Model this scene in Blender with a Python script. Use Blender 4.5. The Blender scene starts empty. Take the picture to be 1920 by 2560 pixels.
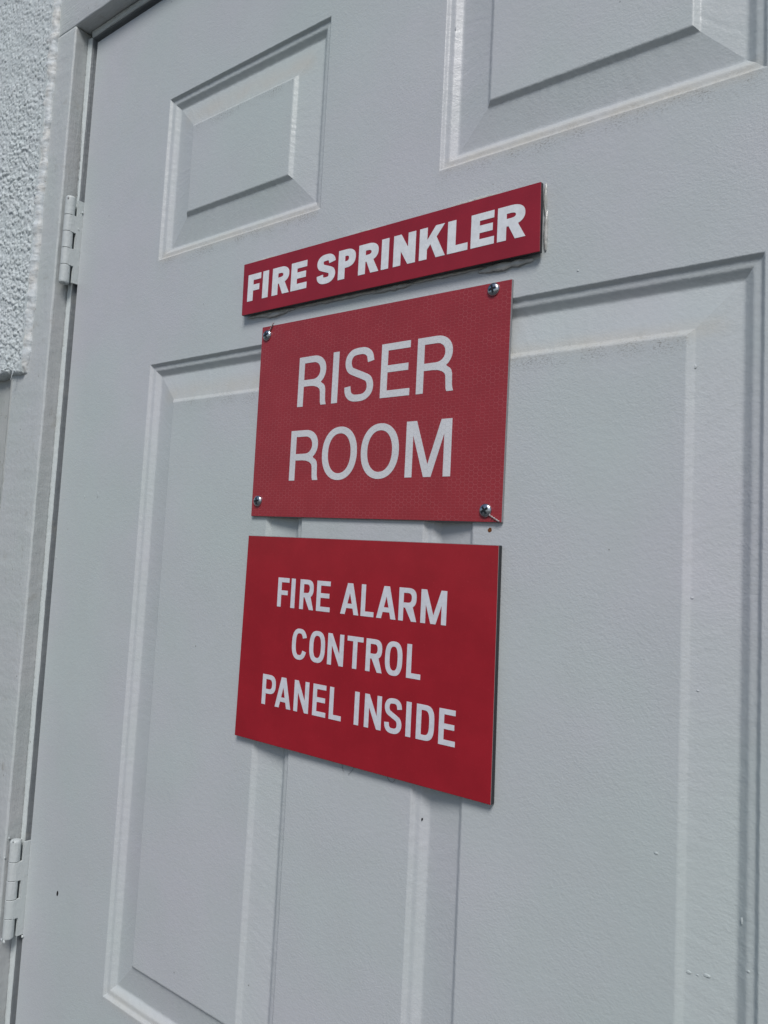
import bpy, bmesh, math, random
from mathutils import Vector, Matrix, noise
from mathutils.geometry import tessellate_polygon

random.seed(7)
S = bpy.context.scene
COL = S.collection
H = 2.045            # height of the door's top edge above the ground (m)

# ------------------------------------------------------------------ camera
cd = bpy.data.cameras.new('camera')
cam = bpy.data.objects.new('camera', cd)
COL.objects.link(cam)
S.camera = cam
fwd = Vector((-0.6129977, 0.78592351, 0.08098178)).normalized()
upv = Vector((0.01036541, -0.09448899, 0.99547194))
right = fwd.cross(upv).normalized()
upv = right.cross(fwd).normalized()
cam.matrix_world = Matrix((
    (right.x, upv.x, -fwd.x, 0.8533561),
    (right.y, upv.y, -fwd.y, -0.4776931),
    (right.z, upv.z, -fwd.z, -0.611425 + H),
    (0, 0, 0, 1)))
cd.sensor_fit = 'VERTICAL'
cd.sensor_height = 32.0
cd.lens = 1923.0 / 2560.0 * 32.0
cd.shift_x = 2.77 / 2560.0
cd.shift_y = -49.95 / 2560.0
cd.clip_start = 0.01
cd.clip_end = 2000.0

# ------------------------------------------------------------------ light
SUN_ELEV, SUN_AZ = 48.0, 34.0      # azimuth: degrees from the wall's normal (-Y) towards +X
W = bpy.data.worlds.new('World')
S.world = W
W.use_nodes = True
wn = W.node_tree
bg = wn.nodes['Background']
sky = wn.nodes.new('ShaderNodeTexSky')
sky.sky_type = 'NISHITA'
sky.sun_disc = False
sky.sun_elevation = math.radians(SUN_ELEV)
sky.sun_rotation = math.radians(180.0 - SUN_AZ)
sky.air_density = 1.0
sky.dust_density = 1.2
sky.ozone_density = 1.0
wn.links.new(sky.outputs[0], bg.inputs[0])
bg.inputs[1].default_value = 0.05

sl = bpy.data.lights.new('sun', 'SUN')
sun = bpy.data.objects.new('sun', sl)
COL.objects.link(sun)
sl.energy = 1.5
sl.angle = math.radians(20.0)
sl.color = (1.0, 0.98, 0.955)
e, a = math.radians(SUN_ELEV), math.radians(SUN_AZ)
to_sun = Vector((math.cos(e) * math.sin(a), -math.cos(e) * math.cos(a), math.sin(e)))
sun.rotation_euler = (-to_sun).to_track_quat('-Z', 'Y').to_euler()

S.view_settings.view_transform = 'Standard'
S.view_settings.look = 'None'
S.view_settings.gamma = 1.0
S.view_settings.use_curve_mapping = False
S.view_settings.exposure = 0.50

# ------------------------------------------------------------------ materials
class NT:
    """small helper round a material's node tree"""
    def __init__(self, name):
        self.m = bpy.data.materials.new(name)
        self.m.use_nodes = True
        self.t = self.m.node_tree
        self.b = self.t.nodes['Principled BSDF']
        self._co = None

    def n(self, kind, **kw):
        nd = self.t.nodes.new('ShaderNode' + kind)
        for k, v in kw.items():
            setattr(nd, k, v)
        return nd

    def l(self, a, b):
        self.t.links.new(a, b)

    def co(self):
        if self._co is None:
            self._co = self.n('NewGeometry').outputs['Position']
        return self._co

    def math(self, op, a, b=None, c=None, clamp=False):
        nd = self.n('Math', operation=op, use_clamp=clamp)
        for i, v in enumerate((a, b, c)):
            if v is None:
                continue
            if hasattr(v, 'links'):
                self.l(v, nd.inputs[i])
            else:
                nd.inputs[i].default_value = v
        return nd.outputs[0]

    def vmath(self, op, a, b=None):
        nd = self.n('VectorMath', operation=op)
        for i, v in enumerate((a, b)):
            if v is None:
                continue
            if hasattr(v, 'links'):
                self.l(v, nd.inputs[i])
            else:
                nd.inputs[i].default_value = v
        return nd.outputs['Value'] if op in ('DOT_PRODUCT', 'LENGTH', 'DISTANCE') else nd.outputs[0]

    def noise(self, scale, detail=4.0, rough=0.55, vec=None, dist=0.0):
        nd = self.n('TexNoise')
        nd.inputs['Scale'].default_value = scale
        nd.inputs['Detail'].default_value = detail
        nd.inputs['Roughness'].default_value = rough
        nd.inputs['Distortion'].default_value = dist
        self.l(vec if vec is not None else self.co(), nd.inputs['Vector'])
        return nd.outputs['Fac']

    def ramp(self, fac, stops):
        nd = self.n('ValToRGB')
        cr = nd.color_ramp
        while len(cr.elements) < len(stops):
            cr.elements.new(0.5)
        for el, (p, c) in zip(cr.elements, stops):
            el.position = p
            el.color = (c, c, c, 1) if not isinstance(c, tuple) else (*c, 1)
        self.l(fac, nd.inputs[0])
        return nd.outputs[0]

    def mapr(self, v, a0, a1, b0, b1, smooth=True):
        nd = self.n('MapRange', interpolation_type='SMOOTHSTEP' if smooth else 'LINEAR')
        self.l(v, nd.inputs[0])
        for i, q in enumerate((a0, a1, b0, b1)):
            nd.inputs[i + 1].default_value = q
        return nd.outputs[0]

    def mix(self, fac, a, b, mode='MIX'):
        nd = self.n('Mix', data_type='RGBA', blend_type=mode)
        for i, v in ((0, fac), (6, a), (7, b)):
            if hasattr(v, 'links'):
                self.l(v, nd.inputs[i])
            elif i == 0:
                nd.inputs[0].default_value = v
            else:
                nd.inputs[i].default_value = (*v, 1)
        return nd.outputs[2]

    def bump(self, height, strength, dist, prev=None):
        nd = self.n('Bump')
        nd.inputs['Strength'].default_value = strength
        nd.inputs['Distance'].default_value = dist
        self.l(height, nd.inputs['Height'])
        if prev is not None:
            self.l(prev, nd.inputs['Normal'])
        return nd.outputs[0]

    def sep(self, vec=None):
        nd = self.n('SeparateXYZ')
        self.l(vec if vec is not None else self.co(), nd.inputs[0])
        return nd.outputs

    def base(self, c):
        if hasattr(c, 'links'):
            self.l(c, self.b.inputs['Base Color'])
        else:
            self.b.inputs['Base Color'].default_value = (*c, 1)

    def set(self, rough=None, metal=None, normal=None, spec=None):
        if rough is not None:
            if hasattr(rough, 'links'):
                self.l(rough, self.b.inputs['Roughness'])
            else:
                self.b.inputs['Roughness'].default_value = rough
        if metal is not None:
            self.b.inputs['Metallic'].default_value = metal
        if spec is not None:
            self.b.inputs['Specular IOR Level'].default_value = spec
        if normal is not None:
            self.l(normal, self.b.inputs['Normal'])
        return self.m


# panel edges of the door (metres from hinge edge / below the door top)
X1, X2, X3, X4 = 0.1594, 0.3950, 0.5205, 0.7561
DW = 0.9155
Z1, Z2, Z3, Z4 = -0.12816, -0.30993, -0.42303, -1.06236
Z5, Z6, ZB = -1.2052, -1.7900, -2.0320


def door_paint():
    m = NT('door_paint')
    x, y, z = m.sep()
    big = m.noise(5.0, 3.0)
    mid = m.noise(38.0, 4.0)
    col = m.mix(m.mapr(big, 0.3, 0.7, 0, 1), (0.580, 0.640, 0.632), (0.618, 0.624, 0.656))
    col = m.mix(m.mapr(mid, 0.35, 0.75, 0, 0.30), col, (0.560, 0.598, 0.592))
    # weather stains: dust lies in bands under the mouldings and on the upper bevels
    def band(zc, wid, x0, x1):
        d = m.math('ABSOLUTE', m.math('SUBTRACT', z, H + zc))
        bz = m.mapr(d, 0.0, wid, 1, 0)
        bx = m.math('MULTIPLY', m.mapr(x, x0 - 0.004, x0 + 0.012, 0, 1), m.mapr(x, x1 - 0.012, x1 + 0.004, 1, 0))
        return m.math('MULTIPLY', bz, bx)
    stv = m.vmath('MULTIPLY', m.co(), (1.0, 1.0, 1.8))
    fleck = m.mapr(m.noise(560.0, 5.0, 0.75, stv), 0.49, 0.61, 0, 1)
    patch = m.mapr(m.noise(55.0, 3.0, 0.6), 0.38, 0.62, 0.15, 1)
    tot = None
    for (zc, wid, x0, x1, amt) in (
            (Z2 - 0.002, 0.013, X1 - .004, X2, 0.9), (Z2 - 0.002, 0.014, X3 - .004, X4, 0.8),
            (Z1 - 0.046, 0.011, X1 + .040, X2 - .040, 0.9), (Z3 - 0.047, 0.012, X1 + .040, X2 - .040, 0.7),
            (Z3 - 0.047, 0.012, X3 + .040, X4 - .040, 0.8), (-0.592, 0.012, X1 + .16, X3 + .04, 0.30),
            (Z4 - 0.003, 0.012, X1 - .01, X2, 0.4)):
        q = m.math('MULTIPLY', band(zc, wid, x0, x1), amt)
        tot = q if tot is None else m.math('MAXIMUM', tot, q)
    fl = m.math('MULTIPLY', m.math('MULTIPLY', tot, fleck), patch)
    col = m.mix(m.math('MULTIPLY', fl, 0.85), col, (0.19, 0.175, 0.15))
    # faint yellow dust film on the same ledges
    tot2 = None
    for (zc, wid, x0, x1, amt) in (
            (Z2 + 0.004, 0.011, X1, X2, 0.55), (Z2 + 0.004, 0.011, X3, X4, 0.6),
            (Z1 - 0.030, 0.018, X1 + .02, X2 - .02, 0.40), (Z3 - 0.034, 0.016, X1 + .02, X2 - .02, 0.42),
            (Z3 - 0.040, 0.010, X3 + .02, X4 - .02, 0.45), (Z4 + .004, .011, X1, X2, .4)):
        q = m.math('MULTIPLY', band(zc, wid, x0, x1), amt)
        tot2 = q if tot2 is None else m.math('MAXIMUM', tot2, q)
    col = m.mix(m.math('MULTIPLY', tot2, m.mapr(mid, 0.25, 0.7, 0.5, 1)), col, (0.62, 0.575, 0.49))
    # sparse dark specks all over
    vo = m.n('TexVoronoi', feature='F1')
    vo.inputs['Scale'].default_value = 33.0
    m.l(m.co(), vo.inputs['Vector'])
    rnd = m.sep(vo.outputs['Color'])[0]
    sp = m.math('MULTIPLY', m.mapr(vo.outputs['Distance'], 0.014, 0.032, 1, 0), m.math('GREATER_THAN', rnd, 0.72))
    col = m.mix(m.math('MULTIPLY', sp, 0.6), col, (0.12, 0.115, 0.10))
    # scuffs near the upper hinge corner
    sv = m.n('Mapping')
    sv.inputs['Rotation'].default_value = (0, math.radians(-38), 0)
    sv.inputs['Scale'].default_value = (16, 1, 260)
    m.l(m.co(), sv.inputs['Vector'])
    scn = m.mapr(m.noise(1.0, 3.0, 0.6, sv.outputs[0]), 0.66, 0.74, 0, 1)
    reg = m.math('MULTIPLY', m.mapr(m.math('ABSOLUTE', m.math('SUBTRACT', x, 0.075)), 0.0, 0.045, 1, 0),
                 m.mapr(m.math('ABSOLUTE', m.math('SUBTRACT', z, H - 0.045)), 0.0, 0.035, 1, 0))
    col = m.mix(m.math('MULTIPLY', m.math('MULTIPLY', scn, reg), 0.5), col, (0.25, 0.25, 0.25))
    m.base(col)
    # embossed skin: fine stipple with a faint drift, slow waviness below
    gv = m.n('Mapping')
    gv.inputs['Rotation'].default_value = (0, math.radians(28), 0)
    gv.inputs['Scale'].default_value = (1.0, 1.0, 1.25)
    m.l(m.co(), gv.inputs['Vector'])
    n1 = m.noise(520.0, 3.0, 0.6, gv.outputs[0])
    n2 = m.noise(210.0, 2.0, 0.5, gv.outputs[0])
    n3 = m.noise(7.0, 1.0)
    b = m.bump(n3, 0.25, 0.010)
    b = m.bump(n2, 0.15, 0.0012, b)
    n1 = m.math('MULTIPLY', n1, m.mapr(m.noise(11.0, 3.0), 0.3, 0.7, 0.55, 1.35))
    b = m.bump(n1, 0.36, 0.0006, b)
    rg = m.math('ADD', m.mapr(m.noise(140.0, 3.0), 0.3, 0.7, -0.04, 0.04), m.mapr(m.noise(4.5, 4.0, 0.6, None, 0.6), 0.32, 0.68, 0.32, 0.47))
    return m.set(rough=rg, normal=b, spec=0.52)


def frame_paint(name='frame_paint', c0=(0.585, 0.626, 0.615), c1=(0.605, 0.626, 0.632), dirt=0.45, grain=(55, 55, 900)):
    """thick brushed paint over wood; grain gives the brush direction by its long axis"""
    m = NT(name)
    big = m.noise(14.0, 4.0)
    col = m.mix(m.mapr(big, 0.3, 0.7, 0, 1), c0, c1)
    dv = m.mapr(m.noise(46.0, 6.0, 0.65), 0.57, 0.74, 0, dirt)
    col = m.mix(dv, col, (0.36, 0.34, 0.29))
    vo = m.n('TexVoronoi', feature='F1')
    vo.inputs['Scale'].default_value = 95.0
    m.l(m.vmath('MULTIPLY', m.co(), (1.0, 1.0, 0.6)), vo.inputs['Vector'])
    sp = m.math('MULTIPLY', m.mapr(vo.outputs['Distance'], 0.03, 0.09, 1, 0),
                m.math('GREATER_THAN', m.sep(vo.outputs['Color'])[0], 0.80))
    col = m.mix(m.math('MULTIPLY', sp, 0.75), col, (0.13, 0.12, 0.10))
    m.base(col)
    mp = m.n('Mapping')
    mp.inputs['Scale'].default_value = grain
    m.l(m.co(), mp.inputs['Vector'])
    br = m.noise(1.0, 4.0, 0.6, mp.outputs[0])
    lump = m.noise(160.0, 3.0, 0.55)
    b = m.bump(lump, 0.35, 0.0016)
    b = m.bump(br, 0.45, 0.0011, b)
    return m.set(rough=0.42, normal=b, spec=0.45)


def stucco_mat():
    m = NT('stucco_paint')
    n = m.noise(26.0, 4.0)
    col = m.mix(m.mapr(n, 0.3, 0.7, 0, 1), (0.645, 0.70, 0.705), (0.665, 0.71, 0.72))
    sp = m.mapr(m.noise(300.0, 3.0, 0.65), 0.64, 0.74, 0, 0.35)
    col = m.mix(sp, col, (0.40, 0.41, 0.40))
    m.base(col)
    b = m.bump(m.noise(520.0, 3.0, 0.6), 0.25, 0.0010)
    b = m.bump(m.noise(900.0, 2.0), 0.4, 0.0006, b)
    return m.set(rough=0.72, normal=b, spec=0.3)


def caulk_mat():
    m = NT('caulk')
    n = m.noise(60.0, 5.0, 0.6)
    col = m.mix(m.mapr(n, 0.35, 0.68, 0, 1), (0.67, 0.715, 0.735), (0.66, 0.66, 0.635))
    sp = m.mapr(m.noise(260.0, 4.0, 0.7), 0.62, 0.72, 0, 0.6)
    col = m.mix(sp, col, (0.30, 0.27, 0.21))
    m.base(col)
    b = m.bump(m.noise(330.0, 4.0), 0.6, 0.0012)
    return m.set(rough=0.5, normal=b, spec=0.4)


def adhesive_mat():
    m = NT('clear_adhesive')
    n = m.noise(120.0, 4.0, 0.6)
    m.base(m.mix(m.mapr(n, 0.35, 0.65, 0, 1), (0.60, 0.60, 0.57), (0.47, 0.47, 0.44)))
    b = m.bump(m.noise(420.0, 3.0), 0.4, 0.0008)
    return m.set(rough=0.22, normal=b, spec=0.6)


def old_board_mat():
    m = NT('weathered_board_paint')
    n = m.noise(22.0, 5.0, 0.6)
    col = m.mix(m.mapr(n, 0.3, 0.7, 0, 1), (0.45, 0.475, 0.455), (0.53, 0.545, 0.53))
    sp = m.mapr(m.noise(130.0, 5.0, 0.7), 0.58, 0.70, 0, 0.7)
    col = m.mix(sp, col, (0.22, 0.21, 0.16))
    m.base(col)
    mp = m.n('Mapping')
    mp.inputs['Scale'].default_value = (320, 320, 30)
    m.l(m.co(), mp.inputs['Vector'])
    b = m.bump(m.noise(1.0, 5.0, 0.65, mp.outputs[0]), 0.6, 0.002)
    return m.set(rough=0.6, normal=b)


def red_mat(name, c, rough, mott=0.06):
    m = NT(name)
    n = m.noise(30.0, 4.0, 0.6)
    k = tuple(v * (1 - mott * 2.2) for v in c)
    col = m.mix(m.mapr(n, 0.3, 0.7, 0, 1), c, k)
    sp = m.mapr(m.noise(900.0, 2.0, 0.6), 0.66, 0.74, 0, 0.22)
    col = m.mix(sp, col, tuple(min(1, v * 1.6 + 0.05) for v in c))
    m.base(col)
    b = m.bump(m.noise(600.0, 2.0), 0.12, 0.0003)
    b = m.bump(m.noise(9.0, 1.0), 0.2, 0.004, b)
    return m.set(rough=rough, normal=b, spec=0.5)


HEXC = 0.0042
def hex_lines(m):
    """1 on the seal lines of honeycomb reflective sheeting, in the wall's X-Z plane"""
    x, y, z = m.sep()
    cv = m.n('CombineXYZ')
    m.l(m.math('ADD', m.math('DIVIDE', z, HEXC), 900.0), cv.inputs[0])
    m.l(m.math('ADD', m.math('DIVIDE', x, HEXC), 900.0), cv.inputs[1])
    p = cv.outputs[0]
    r, h = (1.0, 1.7320508, 1.0), (0.5, 0.8660254, 0.5)
    flat = (1.0, 1.0, 0.0)
    ga = m.vmath('MULTIPLY', m.vmath('SUBTRACT', m.vmath('MODULO', p, r), h), flat)
    gb = m.vmath('MULTIPLY', m.vmath('SUBTRACT', m.vmath('MODULO', m.vmath('SUBTRACT', p, h), r), h), flat)
    sel = m.math('LESS_THAN', m.vmath('DOT_PRODUCT', gb, gb), m.vmath('DOT_PRODUCT', ga, ga))
    mx = m.n('Mix', data_type='VECTOR')
    m.l(sel, mx.inputs[0]); m.l(ga, mx.inputs[4]); m.l(gb, mx.inputs[5])
    g = m.vmath('ABSOLUTE', mx.outputs[1])
    gx, gy, _ = m.sep(g)
    hd = m.math('MAXIMUM', gx, m.math('ADD', m.math('MULTIPLY', gx, 0.5), m.math('MULTIPLY', gy, 0.8660254)))
    return m.mapr(hd, 0.435, 0.485, 0, 1)


def sheeting_mat(name, c, line, rough):
    m = NT(name)
    hx = hex_lines(m)
    n = m.noise(24.0, 4.0, 0.6)
    col = m.mix(m.mapr(n, 0.3, 0.7, 0, 1), c, tuple(v * 0.9 for v in c))
    # fine horizontal print lines
    z = m.sep()[2]
    ln = m.math('SINE', m.math('MULTIPLY', z, 2 * math.pi / 0.0021))
    col = m.mix(m.mapr(ln, 0.5, 1.0, 0, 0.16), col, line)
    col = m.mix(m.math('MULTIPLY', hx, m.mapr(m.noise(70.0, 3.0), 0.35, 0.65, 0.15, 0.6)), col, line)
    m.base(col)
    b = m.bump(hx, 0.35, 0.0002)
    return m.set(rough=rough, normal=b, spec=0.5)


def plain(name, c, rough=0.5, metal=0.0, nscale=200.0, var=0.12, bumps=0.2):
    m = NT(name)
    n = m.noise(nscale, 4.0, 0.6)
    m.base(m.mix(m.mapr(n, 0.3, 0.7, 0, 1), c, tuple(v * (1 - var) for v in c)))
    b = m.bump(n, bumps, 0.0004)
    return m.set(rough=rough, metal=metal, normal=b)


def concrete_mat():
    m = NT('asphalt')
    n = m.noise(3.0, 6.0, 0.6)
    n2 = m.noise(120.0, 4.0, 0.6)
    col = m.mix(m.mapr(n, 0.3, 0.7, 0, 1), (0.075, 0.075, 0.074), (0.095, 0.094, 0.092))
    col = m.mix(m.mapr(n2, 0.4, 0.7, 0, 0.4), col, (0.055, 0.055, 0.055))
    m.base(col)
    return m.set(rough=0.85, normal=m.bump(n2, 0.4, 0.003))


M_DOOR = door_paint()
M_FRAME = frame_paint('frame_paint_upright', grain=(900, 900, 45))
M_SIDE = frame_paint('shaded_brushed_coat', (0.475, 0.505, 0.500), (0.515, 0.525, 0.525), 0.35, grain=(900, 900, 30))  # brushed coat of the jamb side, darkened to carry that face's shade
M_HEAD = frame_paint('frame_paint_level', grain=(45, 900, 900))
M_BEAD = frame_paint('stop_strip_paint', (0.65, 0.705, 0.70), (0.68, 0.725, 0.72), 0.25, grain=(600, 600, 60))
M_HINGE = frame_paint('hinge_paint', (0.60, 0.645, 0.64), (0.63, 0.66, 0.66), 0.15, grain=(500, 500, 90))
M_STUCCO = stucco_mat()
M_CAULK = caulk_mat()
M_ADH = adhesive_mat()
M_OLD = old_board_mat()
M_RED1 = red_mat('sprinkler_red', (0.365, 0.020, 0.036), 0.28)
M_RED3 = red_mat('alarm_red', (0.415, 0.018, 0.031), 0.25)
M_RED2 = sheeting_mat('riser_red_sheeting', (0.385, 0.036, 0.048), (0.50, 0.12, 0.13), 0.34)
M_WHITE1 = plain('sprinkler_white', (0.93, 0.955, 0.985), 0.25)
M_WHITE3 = plain('alarm_white', (0.82, 0.835, 0.895), 0.35)
M_WHITE2 = sheeting_mat('riser_white_sheeting', (0.82, 0.825, 0.85), (0.64, 0.64, 0.67), 0.35)
M_CORE = plain('black_core', (0.020, 0.020, 0.024), 0.45)
M_WCORE = plain('pale_core', (0.30, 0.28, 0.28), 0.5)
M_GCORE = plain('grey_core', (0.30, 0.30, 0.31), 0.45)
M_ZINC = plain('zinc', (0.62, 0.66, 0.70), 0.26, 1.0, 300.0, 0.2, 0.1)
M_RECESS = plain('recess_shade', (0.012, 0.016, 0.020), 0.5)
M_SWARF = plain('plastic_swarf', (0.40, 0.30, 0.30), 0.5)
M_SWARFW = plain('pale_swarf', (0.55, 0.48, 0.48), 0.5)
M_FIBRE = plain('dark_fibre', (0.05, 0.045, 0.035), 0.7)
M_RUST = plain('rust', (0.22, 0.075, 0.018), 0.85, 0, 700.0, 0.4)
M_BLACK = plain('black_void', (0.012, 0.012, 0.013), 0.8)
M_CONC = concrete_mat()

# ------------------------------------------------------------------ builders
def link(name, me, mat, parent=None):
    o = bpy.data.objects.new(name, me)
    COL.objects.link(o)
    if mat is not None and len(me.materials) == 0:
        me.materials.append(mat)
    if parent is not None:
        o.parent = parent
        o.matrix_parent_inverse = parent.matrix_world.inverted() if False else Matrix.Translation(-Vector(parent.location))
    return o


def empty(name, loc):
    o = bpy.data.objects.new(name, None)
    o.empty_display_size = 0.05
    o.location = loc
    COL.objects.link(o)
    return o


def tag(o, label=None, cat=None, group=None, kind=None):
    if label: o['label'] = label
    if cat: o['category'] = cat
    if group: o['group'] = group
    if kind: o['kind'] = kind
    return o


def mesh(name, vs, fs, smooth=False):
    me = bpy.data.meshes.new(name)
    me.from_pydata([(v[0], v[1], v[2] + H) for v in vs], [], fs)
    me.validate()
    if smooth:
        for p in me.polygons:
            p.use_smooth = True
    return me


def box_data(x0, x1, y0, y1, z0, z1):
    v = [(x0, y0, z0), (x1, y0, z0), (x1, y1, z0), (x0, y1, z0),
         (x0, y0, z1), (x1, y0, z1), (x1, y1, z1), (x0, y1, z1)]
    f = [(0, 3, 2, 1), (4, 5, 6, 7), (0, 1, 5, 4), (1, 2, 6, 5), (2, 3, 7, 6), (3, 0, 4, 7)]
    return v, f


def bevel_box(name, x0, x1, y0, y1, z0, z1, r=0.001, seg=2):
    v, f = box_data(x0, x1, y0, y1, z0, z1)
    me = mesh(name, v, f)
    bm = bmesh.new()
    bm.from_mesh(me)
    bmesh.ops.bevel(bm, geom=bm.edges[:], offset=r, segments=seg, affect='EDGES', profile=0.5)
    bm.to_mesh(me)
    bm.free()
    for p in me.polygons:
        p.use_smooth = False
    return me


def n3(x, y, z):
    return noise.noise(Vector((x, y, z)))


def lathe_z(prof, cx, cy, seg=24, lump=0.0, lf=200.0):
    """closed surface of revolution round a vertical axis; prof = [(r, z)]; end caps keep their own vertices"""
    vs, fs = [], []
    def ring(r, z):
        for k in range(seg):
            t = 2 * math.pi * k / seg
            rr = r + (lump * n3(math.cos(t) * r * lf, math.sin(t) * r * lf, z * lf) if r > 1e-4 else 0)
            vs.append((cx + rr * math.cos(t), cy + rr * math.sin(t), z))
    for r, z in prof:
        ring(r, z)
    for i in range(len(prof) - 1):
        for k in range(seg):
            a, b = i * seg + k, i * seg + (k + 1) % seg
            fs.append((a, b, b + seg, a + seg))
    n = len(vs)
    ring(*prof[0]); ring(*prof[-1])
    fs.append(tuple(range(n, n + seg))[::-1])
    fs.append(tuple(range(n + seg, n + 2 * seg)))
    return vs, fs


def tube(pts, radii, seg=8):
    vs, fs = [], []
    n = len(pts)
    P = [Vector(p) for p in pts]
    ref = Vector((0.31, -0.87, 0.38)).normalized()
    for i in range(n):
        t = (P[min(i + 1, n - 1)] - P[max(i - 1, 0)]).normalized()
        u = t.cross(ref).normalized()
        w = t.cross(u)
        r = radii[i] if isinstance(radii, (list, tuple)) else radii
        for k in range(seg):
            a = 2 * math.pi * k / seg
            vs.append(tuple(P[i] + u * (r * math.cos(a)) + w * (r * math.sin(a))))
    for i in range(n - 1):
        for k in range(seg):
            a, b = i * seg + k, i * seg + (k + 1) % seg
            fs.append((a, b, b + seg, a + seg))
    fs.append(tuple(range(seg))[::-1])
    fs.append(tuple(range((n - 1) * seg, n * seg)))
    return vs, fs


def blob(c, r, rough=0.25, seed=0.0, sub=2):
    """small lump of dried paint"""
    bm = bmesh.new()
    bmesh.ops.create_icosphere(bm, subdivisions=sub, radius=1.0)
    vs = []
    for v in bm.verts:
        k = 1 + rough * n3(v.co.x * 1.6 + seed, v.co.y * 1.6, v.co.z * 1.6)
        vs.append((c[0] + v.co.x * r[0] * k, c[1] + v.co.y * r[1] * k, c[2] + v.co.z * r[2] * k))
    bm.verts.index_update()
    fs = [tuple(v.index for v in f.verts) for f in bm.faces]
    bm.free()
    return vs, fs

# ------------------------------------------------------------------ setting: ground
g = bpy.data.meshes.new('ground')
g.from_pydata([(-300, -300, 0), (300, -300, 0), (300, 300, 0), (-300, 300, 0)], [], [(0, 1, 2, 3)])
go = link('ground', g, M_CONC)
tag(go, 'dark asphalt ground in front of the door', kind='structure')

# ------------------------------------------------------------------ stucco wall
YS = -0.0270            # stucco surface
wall = empty('stucco_wall', (-0.60, YS, 0))
tag(wall, 'rough white sprayed stucco wall left of the door frame', 'wall', kind='thing')


def stucco_height(x, z):
    """sprayed lumps of uneven size on a trowelled base; sparser towards the top"""
    q = Vector((x, 0.37, z))
    w = Vector((noise.noise(q * 210.0), 0.0, noise.noise(q * 210.0 + Vector((5, 2, 8))))) * 0.0016
    h = 0.0
    for f, amp, off in ((165.0, 0.0021, 0.0), (290.0, 0.0013, 3.7)):
        p = (q + w) * f + Vector((off, off, off))
        p.y = 0.5 + off
        d, pt = noise.voronoi(p, distance_metric='DISTANCE')
        c = noise.cell(pt[0] * 7.3 + Vector((0.31, 0.17, 0.53)))
        k = max(0.0, (c + 0.75 + 0.35 * noise.noise(q * 16.0)))
        r = max(0.0, 1.0 - (d[0] / 0.62) ** 2)
        h += amp * min(1.3, k) * r ** 0.7
    top = 1.0 - 0.45 * min(1.0, max(0.0, (z + 0.13) / 0.14))
    return 0.78 * h * top + 0.0011 * noise.noise(q * 42.0) + 0.0002 * noise.noise(q * 800.0)


def stucco_sheet(name, x0, x1, z0, z1, step, bottom_round=False, fine=True):
    nx, nz = max(2, int((x1 - x0) / step)), max(2, int((z1 - z0) / step))
    vs, fs = [], []
    for j in range(nz + 1):
        z = z0 + (z1 - z0) * j / nz
        for i in range(nx + 1):
            x = x0 + (x1 - x0) * i / nx
            h = stucco_height(x, z) if fine else 0.0
            y = YS - h
            zz = z
            if bottom_round and z - z0 < 0.007:
                t = 1 - (z - z0) / 0.007
                y += 0.006 * (1 - math.sqrt(max(0, 1 - t * t)))
                zz = z + 0.0022 * n3(x * 60, 3.3, 0)
            vs.append((x, y, zz))
    w = nx + 1
    for j in range(nz):
        for i in range(nx):
            a = j * w + i
            fs.append((a, a + 1, a + 1 + w, a + w))
    # thickness: skirt back towards the framing
    base = len(vs)
    rim = [i for i in range(w)] + [j * w + nx for j in range(1, nz + 1)] + \
          [nz * w + i for i in range(nx - 1, -1, -1)] + [j * w for j in range(nz - 1, 0, -1)]
    nR = len(rim)
    for k in rim:
        vs.append(vs[k])
    for k in rim:
        x, y, z = vs[k]
        vs.append((x, 0.0, z))
    for k in range(nR):
        j = (k + 1) % nR
        fs.append((base + k, base + nR + k, base + nR + j, base + j))
    return mesh(name, vs, fs, True)


ZS = -0.4135           # lower end of the stucco
link('stucco_coat', stucco_sheet('stucco_coat', -0.230, -0.0645, ZS, 0.1184, 0.00085, True), M_STUCCO, wall)
link('outer_stucco', stucco_sheet('outer_stucco', -1.30, -0.2301, ZS, 0.1184, 0.004, False), M_STUCCO, wall)
link('upper_stucco', stucco_sheet('upper_stucco', -1.30, 1.70, 0.1186, 0.60, 0.006, False), M_STUCCO, wall)
link('latch_side_stucco', stucco_sheet('latch_side_stucco', DW + 0.0665, 1.70, -H + 0.01, 0.1184, 0.006, False), M_STUCCO, wall)
# painted boards under the end of the stucco
lb = bevel_box('lower_board', -1.30, -0.0990, -0.0135, 0.02, -H + 0.01, ZS + 0.03, 0.0012)
link('lower_board', lb, M_OLD, wall)
link('wall_core', bevel_box('wall_core', -1.30, -0.0700, 0.021, 0.12, -H + 0.002, 0.60, 0.001), M_OLD, wall)
link('header_core', bevel_box('header_core', -0.0695, 1.70, 0.0905, 0.12, -H + 0.002, 0.60, 0.001), M_BLACK, wall)

# ------------------------------------------------------------------ door frame
frame = empty('doorway', (-0.04, -0.02, 0))
tag(frame, 'thickly painted wooden doorway surround left of and above the door', 'doorway', kind='thing')
YF = -0.0205            # front face of the frame
JX = 0.0160             # reveal between jamb side and door edge
LY = -0.0035            # depth of the inner strip's front
LX = 0.0082             # its inner edge


def wobble(i, amp, f, ph):
    return amp * (n3(i * f, ph, 0.5) + 0.4 * n3(i * f * 4.1, ph, 2.5))


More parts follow.
